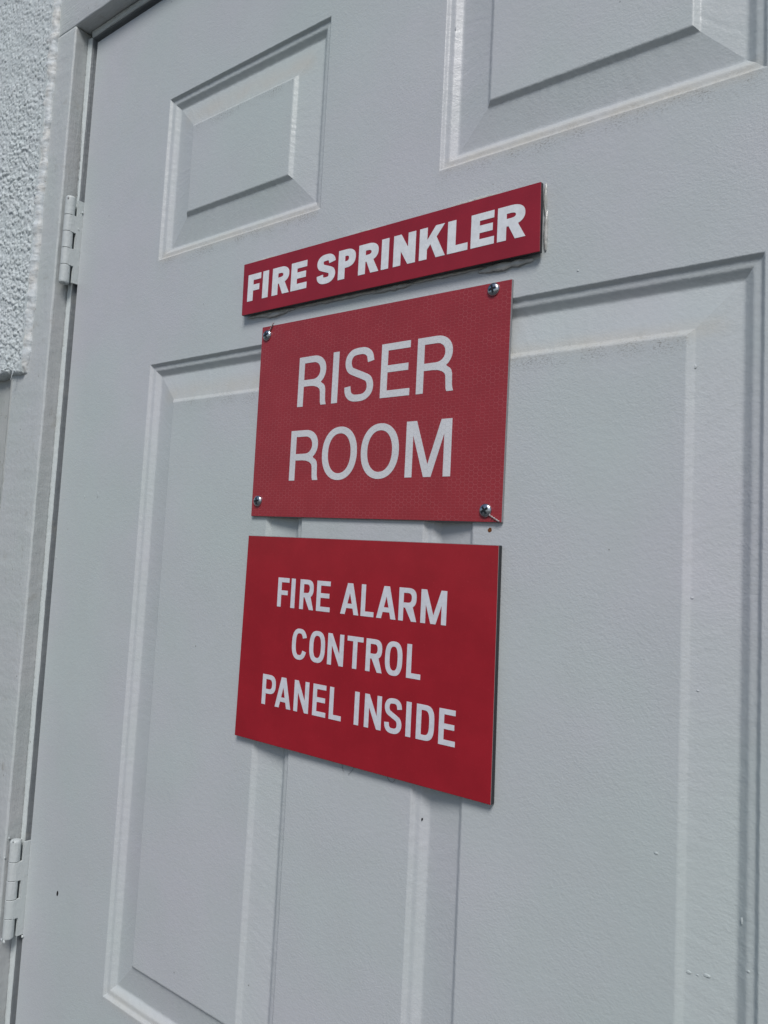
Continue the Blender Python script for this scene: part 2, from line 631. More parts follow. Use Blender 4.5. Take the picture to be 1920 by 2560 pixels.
def jamb_mesh(name, to3, u0, u1, outer, steps, seed, uneven=0.00035, main_mat=None, side_mat=None):
    """upright or level frame member; profile in (reveal, depth), swept along u with brushed unevenness"""
    r = 0.0022
    prof = [(-outer, 0.030), (-outer, YF)]
    for k in range(6):
        prof.append((-outer + 0.004 + (outer - JX - r - 0.004) * k / 5, YF))
    for k in range(1, 6):
        t = math.pi / 2 * k / 5
        prof.append((-JX - r + r * math.sin(t), YF + r - r * math.cos(t)))
    for k in range(1, 5):
        prof.append((-JX, YF + r + (0.0005 - YF - r) * k / 4))
    prof.append((-JX, 0.030))
    vs, fs = [], []
    n = len(prof)
    for j in range(steps + 1):
        u = u0 + (u1 - u0) * j / steps
        for i, (a, y) in enumerate(prof):
            dy = wobble(u * 60, uneven, 1.0, seed + i * 0.23) if 1 <= i <= 8 else 0
            da = wobble(u * 75, uneven, 1.0, seed + 5 + i * 0.31) if 6 <= i < n - 1 else 0
            vs.append(to3(a + da, y + dy, u))
    for j in range(steps):
        for i in range(n - 1):
            p = j * n + i
            fs.append((p, p + 1, p + 1 + n, p + n))
    fs.append(tuple(range(n)))
    fs.append(tuple(range(steps * n, steps * n + n))[::-1])
    me = mesh(name, vs, fs, True)
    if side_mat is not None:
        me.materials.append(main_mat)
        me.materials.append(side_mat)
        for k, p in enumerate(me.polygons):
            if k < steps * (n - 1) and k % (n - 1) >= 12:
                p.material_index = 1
    bm = bmesh.new(); bm.from_mesh(me)
    bmesh.ops.recalc_face_normals(bm, faces=bm.faces[:])
    bm.to_mesh(me); bm.free()
    return me


JT = JX - 0.0007       # head soffit height
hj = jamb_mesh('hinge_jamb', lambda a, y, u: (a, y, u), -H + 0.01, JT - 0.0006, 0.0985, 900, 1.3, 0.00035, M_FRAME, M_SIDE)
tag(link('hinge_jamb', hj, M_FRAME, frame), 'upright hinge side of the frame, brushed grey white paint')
lj = jamb_mesh('latch_jamb', lambda a, y, u: (DW - a, y, u), -H + 0.01, JT - 0.0006, 0.0660, 60, 4.1)
link('latch_jamb', lj, M_FRAME, frame)
hd = jamb_mesh('head_jamb', lambda a, y, u: (u, y, -a - 0.0007 + 0.0004), -0.0985, DW + 0.066, 0.118, 500, 7.7, 0.00014)
tag(link('head_jamb', hd, M_HEAD, frame), 'level head of the frame above the door')


def strip_mesh(name, to3, u0, u1, steps, seed, crack):
    """thin inner strip (sealed stop) in front of the gap; its outer edge is ragged old paint"""
    vs, fs = [], []
    for j in range(steps + 1):
        u = u0 + (u1 - u0) * j / steps
        c = crack(u) + max(0.0, wobble(u * 260, 0.0008, 1.0, seed))
        e = wobble(u * 40, 0.0004, 1.0, seed + 3)
        k = wobble(u * 300, 0.00035, 1.0, seed + 6)
        pr = [(-JX + c, 0.012), (-JX + c, LY + 0.0012), (-JX + c + 0.0007, LY + k), (-JX + c + 0.0022, LY - 0.0003 + k),
              (-0.5 * (JX + LX), LY + 0.0002), (-LX - 0.0010 + e, LY + 0.0006), (-LX + e, LY + 0.0014), (-LX - 0.0006 + e, 0.050)]
        for a, y in pr:
            vs.append(to3(a, y, u))
    n = 8
    for j in range(steps):
        for i in range(n - 1):
            p = j * n + i
            fs.append((p, p + 1, p + 1 + n, p + n))
    fs.append(tuple(range(n)))
    fs.append(tuple(range(steps * n, steps * n + n))[::-1])
    me = mesh(name, vs, fs, True)
    bm = bmesh.new(); bm.from_mesh(me)
    bmesh.ops.recalc_face_normals(bm, faces=bm.faces[:])
    bm.to_mesh(me); bm.free()
    return me


def crack_hinge(u):
    c = 0.0
    if -0.205 < u < -0.055:
        c += 0.0034 * min(1, (-0.055 - u) / 0.09)
    if -0.420 < u < -0.305:
        c += 0.0009 * (u + 0.420) / 0.115
    if -0.97 < u < -0.90:
        c += 0.0008
    return c


def gap_shade_mesh(name, to3, u0, u1, steps, seed):
    """dark strip added in the gap beside the slab to give its shade"""
    vs, fs = [], []
    prof = [(-LX - 0.0004, LY + 0.0021), (-LX + 0.0009, LY + 0.0022), (-LX + 0.0016, LY + 0.0040), (-LX + 0.0030, 0.0040), (-0.0016, 0.0085), (-0.0012, 0.030)]
    n = len(prof)
    for j in range(steps + 1):
        u = u0 + (u1 - u0) * j / steps
        for i, (a, y) in enumerate(prof):
            vs.append(to3(a + wobble(u * 50, 0.00035, 1.0, seed + i * .2), y + wobble(u * 90, 0.0003, 1.0, seed + 4 + i * .2), u))
    for j in range(steps):
        for i in range(n - 1):
            p = j * n + i
            fs.append((p, p + 1, p + 1 + n, p + n))
    me = mesh(name, vs, fs, True)
    return me


M_GAP_SHADE = frame_paint('gap_shade', (0.150, 0.168, 0.180), (0.20, 0.215, 0.225), 0.3, grain=(900, 900, 40))  # dark colour put in for the shade inside the door gap
tag(link('gap_shade_strip', gap_shade_mesh('gap_shade_strip', lambda a, y, u: (a, y, u), -H + 0.01, 0.0070, 900, 3.2), M_GAP_SHADE, frame),
    'dark strip standing in for the shade of the gap along the hinge edge')
link('gap_shade_strip', gap_shade_mesh('gap_shade_strip', lambda a, y, u: (u, y, -a - 0.0009), -LX, DW + LX, 300, 8.2), M_GAP_SHADE, frame)
tag(link('hinge_side_strip', strip_mesh('hinge_side_strip', lambda a, y, u: (a, y, u), -H + 0.01, 0.0072, 1400, 2.2, crack_hinge), M_BEAD, frame),
    'narrow pale strip between jamb and door with ragged paint edge')
link('head_strip', strip_mesh('head_strip', lambda a, y, u: (u, y, -a - 0.0009), -LX + 0.0004, DW + LX, 400, 9.2, lambda u: 0.0), M_BEAD, frame)
link('latch_side_strip', strip_mesh('latch_side_strip', lambda a, y, u: (DW - a, y, u), -H + 0.01, 0.0072, 60, 5.2, lambda u: 0.0), M_BEAD, frame)
# stop behind the slab closes the gap
link('stop', bevel_box('stop', -0.0690, 0.014, 0.0505, 0.075, -H + 0.01, 0.010, 0.001), M_FRAME, frame)
link('stop', bevel_box('stop', DW - 0.014, DW + 0.066, 0.0505, 0.075, -H + 0.01, 0.010, 0.001), M_FRAME, frame)
link('stop', bevel_box('stop', 0.0143, DW - 0.0143, 0.0505, 0.075, -0.014, 0.060, 0.001), M_FRAME, frame)
link('threshold', bevel_box('threshold', -0.0155, DW + 0.0155, -0.06, 0.09, -H + 0.0005, -H + 0.0098, 0.002), M_GCORE, frame)


def caulk_bead(name, xc, z0, z1, steps, seed):
    """lumpy troweled bead where stucco meets frame"""
    vs, fs = [], []
    seg = 15
    for j in range(steps + 1):
        z = z0 + (z1 - z0) * j / steps
        wid = 0.0098 + 0.0026 * n3(z * 38, seed, 0) + 0.0014 * n3(z * 110, seed, 2)
        hgt = 0.0076 + 0.0020 * n3(z * 45, seed, 4) + 0.0012 * n3(z * 110, seed, 7)
        cx = xc + 0.0014 * n3(z * 18, seed, 9) + 0.0006 * n3(z * 120, seed, 3)
        if z - z0 < 0.02:
            k = (z - z0) / 0.02
            wid *= 0.75 + 0.25 * k
            hgt *= math.sqrt(max(0.02, k * (2 - k)))
        for i in range(seg):
            t = math.pi * i / (seg - 1)
            d = 1 + 0.24 * n3(z * 90, math.cos(t) * 1.8, seed + 11) + 0.16 * n3(z * 230, math.cos(t) * 3.5, seed + 2) + 0.07 * n3(z * 520, math.cos(t) * 8, seed + 5)
            vs.append((cx - wid * math.cos(t) * (1 + 0.05 * n3(z * 260, i * 0.7, seed)), YF + 0.0012 - hgt * d * math.sin(t) ** 0.75, z))
    for j in range(steps):
        for i in range(seg - 1):
            p = j * seg + i
            fs.append((p, p + 1, p + 1 + seg, p + seg))
    fs.append(tuple(range(seg))[::-1])
    fs.append(tuple(range(steps * seg, (steps + 1) * seg)))
    return mesh(name, vs, fs, True)


tag(link('caulk_bead', caulk_bead('caulk_bead', -0.0660, ZS - 0.001, 0.1184, 620, 3.7), M_CAULK, frame),
    'lumpy off-white caulk bead between stucco and frame')
for z0, z1, xx in ((-1.05, ZS - 0.004, -0.0985),):
    vs, fs = [], []
    n = 300
    for j in range(n + 1):
        z = z0 + (z1 - z0) * j / n
        w = 0.0022 + 0.0016 * n3(z * 60, 1, 1)
        x = xx + 0.0010 * n3(z * 30, 5, 1)
        for a, y in ((-w - 0.002, -0.0128), (-w * .5, -0.0168), (w * .2, YF - 0.0008 - 0.0006 * n3(z * 200, 0, 0)), (w * 1.2, YF - 0.0004), (w * 1.9, YF + 0.0006)):
            vs.append((x + a, y, z))
    for j in range(n):
        for i in range(4):
            p = j * 5 + i
            fs.append((p, p + 1, p + 6, p + 5))
    link('caulk_seam', mesh('caulk_seam', vs, fs, True), M_OLD, frame)
# curl of loose caulk string under the stucco end
pts = []
for k in range(22):
    t = k / 21
    pts.append((-0.0800 + 0.004 * math.sin(t * 4.2), -0.0285 - 0.002 * math.sin(t * 3), ZS + 0.004 - 0.011 * t + 0.003 * math.sin(t * 6)))
v, f = tube(pts, 0.00055, 6)
link('caulk_string', mesh('caulk_string', v, f, True), M_CAULK, frame)

# ------------------------------------------------------------------ the door
door = empty('door', (0.0, 0.02, 0))
tag(door, 'light grey six panel steel door with painted hinges', 'door', kind='thing')
holes = [(X1, X2, Z2, Z1), (X3, X4, Z2, Z1), (X1, X2, Z4, Z3), (X3, X4, Z4, Z3), (X1, X2, Z6, Z5), (X3, X4, Z6, Z5)]
r = 0.0016
xs = [r, X1, X2, X3, X4, DW - r]
zs = [ZB, Z6, Z5, Z4, Z3, Z2, Z1, -r]
vs, fs, idx = [], [], {}


def vid(x, y, z):
    k = (round(x, 6), round(y, 6), round(z, 6))
    if k not in idx:
        idx[k] = len(vs)
        vs.append(k)
    return idx[k]


for i in range(5):
    for j in range(7):
        cx, cz = (xs[i] + xs[i + 1]) / 2, (zs[j] + zs[j + 1]) / 2
        if any(a < cx < b and c < cz < d for a, b, c, d in holes):
            continue
        fs.append((vid(xs[i], 0, zs[j]), vid(xs[i + 1], 0, zs[j]), vid(xs[i + 1], 0, zs[j + 1]), vid(xs[i], 0, zs[j + 1])))
# rolled edges and sides of the slab
ring = [(r, 0.0, -r)]
def loop_at(off, y):
    return [vid(r - off, y, ZB), vid(r - off, y, -r + off), vid(DW - r + off, y, -r + off), vid(DW - r + off, y, ZB)]
prev = loop_at(0.0, 0.0)
for k in range(1, 5):
    t = math.pi / 2 * k / 4
    cur = loop_at(r * math.sin(t), r * (1 - math.cos(t)))
    for q in range(3):
        fs.append((prev[q], prev[q + 1], cur[q + 1], cur[q]))
    prev = cur
cur = loop_at(r, 0.0445)
for q in range(3):
    fs.append((prev[q], prev[q + 1], cur[q + 1], cur[q]))
fs.append(tuple(cur))
tag(link('slab', mesh('slab', vs, fs), M_DOOR, door), 'flat stiles and rails of the grey steel door skin')

# moulding profile of the pressed panels: (inset, depth) in mm
KEY = [(0.0, 0.0), (0.4, 0.05), (0.8, 0.28), (1.4, 0.95), (2.4, 2.20), (3.0, 2.65), (3.9, 2.88), (5.6, 3.00), (6.9, 3.18),
       (7.7, 3.55), (8.7, 4.35), (11.7, 6.60), (12.6, 7.05), (13.5, 7.20), (14.6, 7.08), (16.6, 6.80), (24.0, 5.72), (33.0, 4.40),
       (39.4, 3.46), (40.3, 3.28), (40.9, 2.92), (43.2, 0.70), (43.8, 0.27), (44.4, 0.05), (45.0, 0.0)]
SF = KEY[-1][0] * 1e-3


def panel_mesh(name, x0, x1, z0, z1, seed):
    vs, fs = [], []
    sides = [((x0, z0), (x0, z1), (1, 0), (0, 1)), ((x0, z1), (x1, z1), (0, -1), (1, 0)),
             ((x1, z1), (x1, z0), (-1, 0), (0, -1)), ((x1, z0), (x0, z0), (0, 1), (-1, 0))]
    nP = len(KEY)
    for si, (p, q, nrm, tan) in enumerate(sides):
        L = abs(q[0] - p[0]) + abs(q[1] - p[1])
        n = max(16, int(L / 0.0022))
        base = len(vs)
        for j in range(n + 1):
            t = j / n
            for i, (s, d) in enumerate(KEY):
                s, d = s * 1e-3, d * 1e-3
                u = s + (L - 2 * s) * t
                x = p[0] + tan[0] * u + nrm[0] * s
                z = p[1] + tan[1] * u + nrm[1] * s
                # the pressed steel is never quite straight
                e = min(1.0, t * n / 6.0, (1 - t) * n / 6.0)
                if 0 < i < nP - 1:
                    w = 0.00016 * n3(x * 240, z * 240, seed + i * 0.05) + 0.00012 * n3(x * 700, z * 700, seed + i * 0.2)
                    d2 = d + e * (w if d > 0.0003 else w * 0.4)
                    o = e * 0.00022 * n3(u * 330, si * 5 + seed, i * 0.15) * (1 if i < nP - 2 else 0.3)
                    x += nrm[0] * o
                    z += nrm[1] * o
                else:
                    d2 = d
                vs.append((x, d2, z))
        for j in range(n):
            for i in range(nP - 1):
                a = base + j * nP + i
                fs.append((a, a + 1, a + 1 + nP, a + nP))
    me = mesh(name, vs, fs, True)
    bm = bmesh.new(); bm.from_mesh(me)
    bmesh.ops.recalc_face_normals(bm, faces=bm.faces[:])
    # make them face the viewer (-Y)
    tot = sum((f.normal.y for f in bm.faces))
    if tot > 0:
        bmesh.ops.reverse_faces(bm, faces=bm.faces[:])
    bm.to_mesh(me); bm.free()
    return me


def skin_depth(x, z):
    for a, b, c, d in holes:
        if a < x < b and c < z < d:
            s_ = min(x - a, b - x, z - c, d - z) * 1e3
            for (s0, d0), (s1, d1) in zip(KEY, KEY[1:]):
                if s0 <= s_ <= s1:
                    return (d0 + (d1 - d0) * (s_ - s0) / (s1 - s0)) * 1e-3
    return 0.0


PL = ['upper panel on the hinge side, small and square', 'upper panel on the latch side, cut by the photo top',
      'tall middle panel on the hinge side, half under the signs', 'tall middle panel on the latch side', None, None]
for k, (x0, x1, z0, z1) in enumerate(holes):
    po = link('panel', panel_mesh('panel', x0, x1, z0, z1, 3.1 * k), M_DOOR, door)
    if PL[k]:
        tag(po, PL[k])
    v = [(x0 + SF, 0, z0 + SF), (x1 - SF, 0, z0 + SF), (x1 - SF, 0, z1 - SF), (x0 + SF, 0, z1 - SF)]
    link('raised_field', mesh('raised_field', v, [(0, 1, 2, 3)]), M_DOOR, po).matrix_parent_inverse = Matrix.Identity(4)

# small lumps of dried paint on the door skin
DROPS = [(0.0046, -0.6339, .0014, .0024), (0.0544, -0.5633, .0010, .0022), (0.0803, -0.5609, .0014, .0044),
         (0.7181, -0.8418, .0022, .0013), (0.7229, -0.8420, .0010, .0006), (0.7276, -0.8408, .0030, .0014), (0.7501, -0.8299, .0010, .0010),
         (0.6996, -0.7796, .0016, .0010), (0.7459, -0.8053, .0010, .0026), (0.7161, -0.4870, .0012, .0022), (0.6392, -0.4127, .0011, .0011),
         (0.5279, -0.1921, .0010, .0026), (0.7166, -0.6281, .0013, .0011), (0.7206, -0.6822, .0015, .0008)]
for k, (x, z, rx, rz) in enumerate(DROPS):
    v, f = blob((x, skin_depth(x, z) - 0.0001, z), (rx * .75, 0.00022, rz * .75), 0.35, k * 2.7)
    link('paint_drop', mesh('paint_drop', v, f, True), M_DOOR, door)
# drilled hole, chip in the paint and a rusty pinhole
for nm, x, z, rx, rz, mt, lb_ in (('drilled_hole', 0.0642, -0.9921, 0.0017, 0.0028, M_BLACK, 'small black hole below the lower hinge line'),
                                  ('paint_chip', 0.5290, -0.8026, 0.0005, 0.0011, M_BLACK, 'tiny black chip below the lowest sign'),
                                  ('rust_spot', 0.5785, -0.5903, 0.0016, 0.0017, M_RUST, 'rusty pinhole between two signs')):
    n = 18
    y0 = skin_depth(x, z) - (0.0005 if nm == 'paint_chip' else 0.00012)
    vs = [(x, y0, z)]
    for i in range(n):
        t = 2 * math.pi * i / n
        k = 1 + 0.22 * n3(math.cos(t) * 2, math.sin(t) * 2, x * 50)
        vs.append((x + rx * k * math.cos(t) + (rz * 0.15 * math.sin(t)), y0, z + rz * k * math.sin(t)))
    for i in range(n):
        t = 2 * math.pi * i / n
        vs.append((vs[1 + i][0], y0 + 0.0008, vs[1 + i][2]))
    fs = [(0, 1 + i, 1 + (i + 1) % n) for i in range(n)] + [(1 + i, 1 + n + i, 1 + n + (i + 1) % n, 1 + (i + 1) % n) for i in range(n)]
    tag(link(nm, mesh(nm, vs, fs), mt, door), lb_)

# ------------------------------------------------------------------ hinges
HCX, HCY, HR = -0.0060, -0.0135, 0.00585
LEAF_T = 0.0026


def make_hinge(ztop, label, painted):
    zb = ztop - 0.1016
    lump = 0.00012 if not painted else 0.00035
    # door leaf with cut-outs beside knuckles 1, 3 and 5
    hob = None
    kn = 0.1016 / 5
    yb, yn = HCY, HCY + HR + 0.0009        # full reach / notch reach
    pts = [(0.004, zb), (0.004, ztop)]
    prof = []
    z = ztop
    for k in range(5):
        yy = yn if k % 2 == 0 else yb
        prof.append((yy, z - (0.0004 if k else 0)))
        z -= kn
        prof.append((yy, z + (0.0 if k < 4 else 0)))
    poly = [(0.0, ztop)] + prof + [(0.0, zb)]
    vs, fs = [], []
    n = len(poly)
    for x in (-LEAF_T, 0.0002):
        for (y, zz) in poly:
            vs.append((x, min(y, -0.0002) if y < 0 else 0.012, zz))
    tris = tessellate_polygon([[Vector((y if y < 0 else 0.012, zz, 0)) for y, zz in poly]])
    for t in tris:
        fs.append(tuple(t))
        fs.append(tuple(i + n for i in reversed(t)))
    for i in range(n):
        j = (i + 1) % n
        fs.append((i, j, j + n, i + n))
    me = mesh('hinge', vs, fs)
    bm = bmesh.new(); bm.from_mesh(me)
    bmesh.ops.recalc_face_normals(bm, faces=bm.faces[:])
    bm.to_mesh(me); bm.free()
    hob = link('hinge', me, M_HINGE, door)
    tag(hob, label)
    for k in range(5):
        z1 = ztop - kn * k - (0.00025 if k else 0)
        z0 = ztop - kn * (k + 1) + 0.00025
        top = k == 0
        bot = k == 4
        e = 0.0007
        if top:
            z1 += 0.0035
            prof = [(HR - e * .4, z0), (HR, z0 + e * .4), (HR, z0 + e), (HR, z1 - 0.0040), (HR, z1 - 0.0030), (HR * 0.97, z1 - 0.0016), (HR * 0.85, z1 - 0.0006), (HR * 0.60, z1), (0.0012, z1 + 0.0001)]
        elif bot:
            z0 -= 0.0022
            prof = [(0.0018, z0 + 0.0018), (0.0022, z0), (HR * 0.80, z0 - 0.0001), (HR - 0.0004, z0 + 0.0006), (HR, z0 + 0.0016), (HR, z0 + 0.003), (HR, z1 - e), (HR, z1 - e * .4), (HR - e * .4, z1)]
        else:
            prof = [(HR - e * .4, z0), (HR, z0 + e * .4), (HR, z0 + e), (HR, z1 - e), (HR, z1 - e * .4), (HR - e * .4, z1)]
        v, f = lathe_z(prof, HCX + LEAF_T * 0.0, HCY, 28, lump)
        ko = link('knuckle', mesh('knuckle', v, f, True), M_HINGE, hob)
        ko.matrix_parent_inverse = Matrix.Identity(4)
    # core pin so the seams between knuckles are dark and closed
    v, f = lathe_z([(HR * 0.9, zb + 0.001), (HR * 0.9, ztop - 0.001)], HCX, HCY, 20)
    link('pin', mesh('pin', v, f, True), M_BLACK, hob).matrix_parent_inverse = Matrix.Identity(4)
    # jamb leaf: behind the barrel into the jamb
    link('jamb_leaf', bevel_box('jamb_leaf', -0.0136, -0.0112, HCY + 0.001, 0.010, zb, ztop, 0.0003), M_HINGE, hob).matrix_parent_inverse = Matrix.Identity(4)
    if painted:
        for k, (dx, dy, dz, rr) in enumerate(((-0.008, -0.004, 0.0035, .0012), (0.003, -0.005, 0.0030, .0010), (-0.0095, -0.006, -0.018, .0010),
                                              (0.0085, 0.0125, -0.1030, .0016), (0.002, -0.0050, -0.1045, .0017), (-0.0030, -0.0050, -0.1040, .0014), (-0.012, -0.003, -0.1065, .0026))):
            v, f = blob((HCX + dx, HCY + dy, ztop + dz), (rr, rr * .8, rr * 1.2), 0.5, k * 3.3)
            link('paint_drop', mesh('paint_drop', v, f, True), M_HINGE, hob).matrix_parent_inverse = Matrix.Identity(4)
    else:
        for k, (dx, dy, dz, rr) in enumerate(((0.0070, 0.0122, -0.0135, .0014), (0.0062, 0.0095, -0.035, .0010))):
            v, f = blob((HCX + dx, HCY + dy, ztop + dz), (rr, rr * .7, rr), 0.4, k * 3.3)
            link('paint_drop', mesh('paint_drop', v, f, True), M_HINGE, hob).matrix_parent_inverse = Matrix.Identity(4)
        v, f = blob((HCX + 0.0030, HCY - 0.0050, ztop - 0.0008), (.0010, .0006, .0019), 0.3, 5.0)
        link('set_screw', mesh('set_screw', v, f, True), M_GCORE, hob).matrix_parent_inverse = Matrix.Identity(4)
    return hob


make_hinge(-0.2052, 'upper painted butt hinge with five knuckles', False)
make_hinge(-0.9537, 'lower painted butt hinge with lumps of dried paint', True)

# ------------------------------------------------------------------ lettering
def arc(cx, cy, rx, ry, a0, a1, n=14, p=2.0):
    out = []
    for i in range(n + 1):
        t = math.radians(a0 + (a1 - a0) * i / n)
        c, s = math.cos(t), math.sin(t)
        out.append((cx + rx * math.copysign(abs(c) ** (2 / p), c), cy + ry * math.copysign(abs(s) ** (2 / p), s)))
    return out


def catmull(P, n=8):
    out = []
    Q = [P[0]] + P + [P[-1]]
    for i in range(1, len(Q) - 2):
        p0, p1, p2, p3 = Q[i - 1], Q[i], Q[i + 1], Q[i + 2]
        for k in range(n):
            t = k / n
            out.append(tuple(0.5 * (2 * p1[d] + (p2[d] - p0[d]) * t + (2 * p0[d] - 5 * p1[d] + 4 * p2[d] - p3[d]) * t * t +
                                    (3 * p1[d] - p0[d] - 3 * p2[d] + p3[d]) * t ** 3) for d in (0, 1)))
    out.append(P[-1])
    return out


def stroke(path, t, b):
    """outline of a stroke whose thickness is t where it runs upright and b where it runs level"""
    Lp, Rp = [], []
    n = len(path)
    for i in range(n):
        a, c = path[max(0, i - 1)], path[min(n - 1, i + 1)]
        dx, dy = c[0] - a[0], c[1] - a[1]
        l = math.hypot(dx, dy) or 1
        nx, ny = -dy / l, dx / l
        hx, hy = nx * t / 2, ny * b / 2
        Lp.append((path[i][0] + hx, path[i][1] + hy))
        Rp.append((path[i][0] - hx, path[i][1] - hy))
    return Lp + Rp[::-1]


def glyph(ch, w, h, t, b, st):
    """outlines of a capital letter in a w x h box, upright stem t, level bar b; st: style dict"""
    p = st.get('p', 2.3)
    if ch == 'I':
        return [[(0, 0), (w, 0), (w, h), (0, h)]]
    if ch == 'L':
        return [[(0, 0), (w, 0), (w, b), (t, b), (t, h), (0, h)]]
    if ch == 'T':
        return [[(w / 2 - t / 2, 0), (w / 2 + t / 2, 0), (w / 2 + t / 2, h - b), (w, h - b), (w, h), (0, h), (0, h - b), (w / 2 - t / 2, h - b)]]
    if ch == 'E':
        m0 = h * st.get('mid', 0.52) - b / 2
        return [[(0, 0), (w, 0), (w, b), (t, b), (t, m0), (w * .93, m0), (w * .93, m0 + b), (t, m0 + b), (t, h - b), (w * .98, h - b), (w * .98, h), (0, h)]]
    if ch == 'F':
        m0 = h * 0.49 - b / 2
        return [[(0, 0), (t, 0), (t, m0), (w * .90, m0), (w * .90, m0 + b), (t, m0 + b), (t, h - b), (w, h - b), (w, h), (0, h)]]
    if ch == 'N':
        ya = h * 0.6
        for _ in range(60):
            k = ya / (w - 2 * t) if w > 2 * t else 9
            ya += 0.2 * ((h - ya) * math.cos(math.atan(k)) - t * 0.98)
        yb = h - ya
        return [[(0, 0), (t, 0), (t, ya), (w - t, 0), (w, 0), (w, h), (w - t, h), (w - t, yb), (t, h), (0, h)]]
    if ch == 'M':
        t2, a = t * st.get('mt', 1.32), t * 0.52
        yb = h * 0.3
        for _ in range(80):
            k = (h - yb) / (w / 2 - t2)
            yb += 0.2 * (t * 0.95 - (yb + k * a) * math.cos(math.atan(k)))
        k = (h - yb) / (w / 2 - t2)
        ya = k * (w / 2 - a - t)
        ya = min(ya, h * 0.93)
        return [[(0, 0), (t, 0), (t, ya), (w / 2 - a, 0), (w / 2 + a, 0), (w - t, ya), (w - t, 0), (w, 0), (w, h), (w - t2, h), (w / 2, yb), (t2, h), (0, h)]]
    if ch == 'A':
        ap = t * 0.62
        ta = t * 1.10
        sl_ = (w / 2 - ap) / h
        c0 = h * 0.20
        c1 = c0 + b * 0.95
        inn = lambda y: ta + sl_ * y
        ys = (w / 2 - ta) / sl_
        return [[(0, 0), (ta, 0), (inn(c0), c0), (w - inn(c0), c0), (w - ta, 0), (w, 0), (w / 2 + ap, h), (w / 2 - ap, h)],
                [(inn(c1), c1), (w - inn(c1), c1), (w / 2, min(ys, h * 0.97))]]
    if ch == 'K':
        return [[(0, 0), (t, 0), (t, .30 * h), (t + .13 * w, .45 * h), (w - t * 1.12, 0), (w * 1.01, 0), (t + .36 * w, .64 * h), (w * .97, h), (w * .97 - t * 1.12, h),
                 (t, .60 * h), (t, h), (0, h)]]
    if ch in 'PR':
        yb = h * (0.40 if ch == 'R' else 0.37)
        xs_ = w * st.get('bx', 0.45)
        rw = (w * (0.97 if ch == 'R' else 1.0)) - xs_
        cy, rh = (yb + h) / 2, (h - yb) / 2
        hole = [(t, yb + b), (xs_, yb + b)] + arc(xs_, cy, rw - t, rh - b, -90, 90, 14, p)[1:-1] + [(xs_, h - b), (t, h - b)]
        if ch == 'P':
            out = [(0, 0), (t, 0), (t, yb), (xs_, yb)] + arc(xs_, cy, rw, rh, -90, 90, 16, p)[1:] + [(0, h)]
        elif st.get('leg') == 'curved':
            ar = arc(xs_, cy, rw, rh, -52, 90, 14, p)
            inner = [(t, yb), (w * .44, yb)] + [(w * .44 + (w - t * 1.02 - w * .44) * math.sin(q), yb - h * .13 * (1 - math.cos(q))) for q in (0.4, 0.8, 1.2, math.pi / 2)]
            out = [(0, 0), (t, 0)] + inner + [(w - t * .92, h * .05), (w - t * .80, 0), (w * 1.02, 0), (w * 1.0, h * .045), (w * .985, h * .10), (w * .975, yb - h * .10), (w * .95, yb - h * .035), (w * .91, yb + h * .005), (w * .84, yb + h * .035)] + ar + [(0, h)]
        else:
            a0 = st.get('la', -58)
            ar = arc(xs_, cy, rw, rh, a0, 90, 14, p)
            lt = t * st.get('lt', 1.10)
            lx = st.get('lx', 0.36) * w
            out = [(0, 0), (t, 0), (t, yb), (lx, yb), (w - lt, 0), (w, 0)] + ar + [(0, h)]
        return [out, hole]
    if ch == 'D':
        xs_ = w * 0.42
        out = [(0, 0), (xs_, 0)] + arc(xs_, h / 2, w - xs_, h / 2, -90, 90, 20, p + .5)[1:] + [(0, h)]
        hole = [(t, b), (xs_, b)] + arc(xs_, h / 2, w - xs_ - t, h / 2 - b, -90, 90, 20, p + .5)[1:] + [(t, h - b)]
        return [out, hole]
    if ch == 'O':
        return [arc(w / 2, h / 2, w / 2, h / 2, 0, 360, 44, p)[:-1], arc(w / 2, h / 2, w / 2 - t, h / 2 - b, 0, 360, 44, p)[:-1]]
    if ch == 'C':
        pt = arc(w / 2, h / 2, w / 2 - t / 2, h / 2 - b / 2, 24, 336, 44, p)
        return [stroke(pt, t, b)]
    if ch == 'S':
        P = [(1.0, .75), (.93, .90), (.74, .985), (.48, 1.0), (.20, .975), (.04, .88), (.005, .75), (.10, .62), (.34, .545), (.66, .465), (.91, .385), (1.0, .25), (.95, .11),
             (.76, .02), (.50, 0.0), (.22, .02), (.05, .11), (0.0, .26)]
        P = [(t / 2 + (w - t) * u, b / 2 + (h - b) * v) for u, v in P]
        return [stroke(catmull(P, 5), t, b)]


def letter_mesh(loops, x0, z0, y, thick):
    """flat letter with a small real thickness; front at depth y"""
    pl = [[Vector((q[0], q[1], 0)) for q in lp] for lp in loops]
    tris = tessellate_polygon(pl)
    flat = [q for lp in loops for q in lp]
    n = len(flat)
    vs = [(x0 + q[0], y, z0 + q[1]) for q in flat] + [(x0 + q[0], y + thick, z0 + q[1]) for q in flat]
    fs = []
    for t in tris:
        a, b, c = (flat[i] for i in t)
        if (b[0] - a[0]) * (c[1] - a[1]) - (b[1] - a[1]) * (c[0] - a[0]) < 0:
            t = (t[0], t[2], t[1])
        fs.append(tuple(t))
    k = 0
    for lp in loops:
        m = len(lp)
        area = sum(lp[i][0] * lp[(i + 1) % m][1] - lp[(i + 1) % m][0] * lp[i][1] for i in range(m))
        for i in range(m):
            a, b = k + i, k + (i + 1) % m
            fs.append((a, a + n, b + n, b))
        k += m
    me = bpy.data.meshes.new('letter')
    me.from_pydata([(v[0], v[1], v[2] + H) for v in vs], [], fs)
    return me


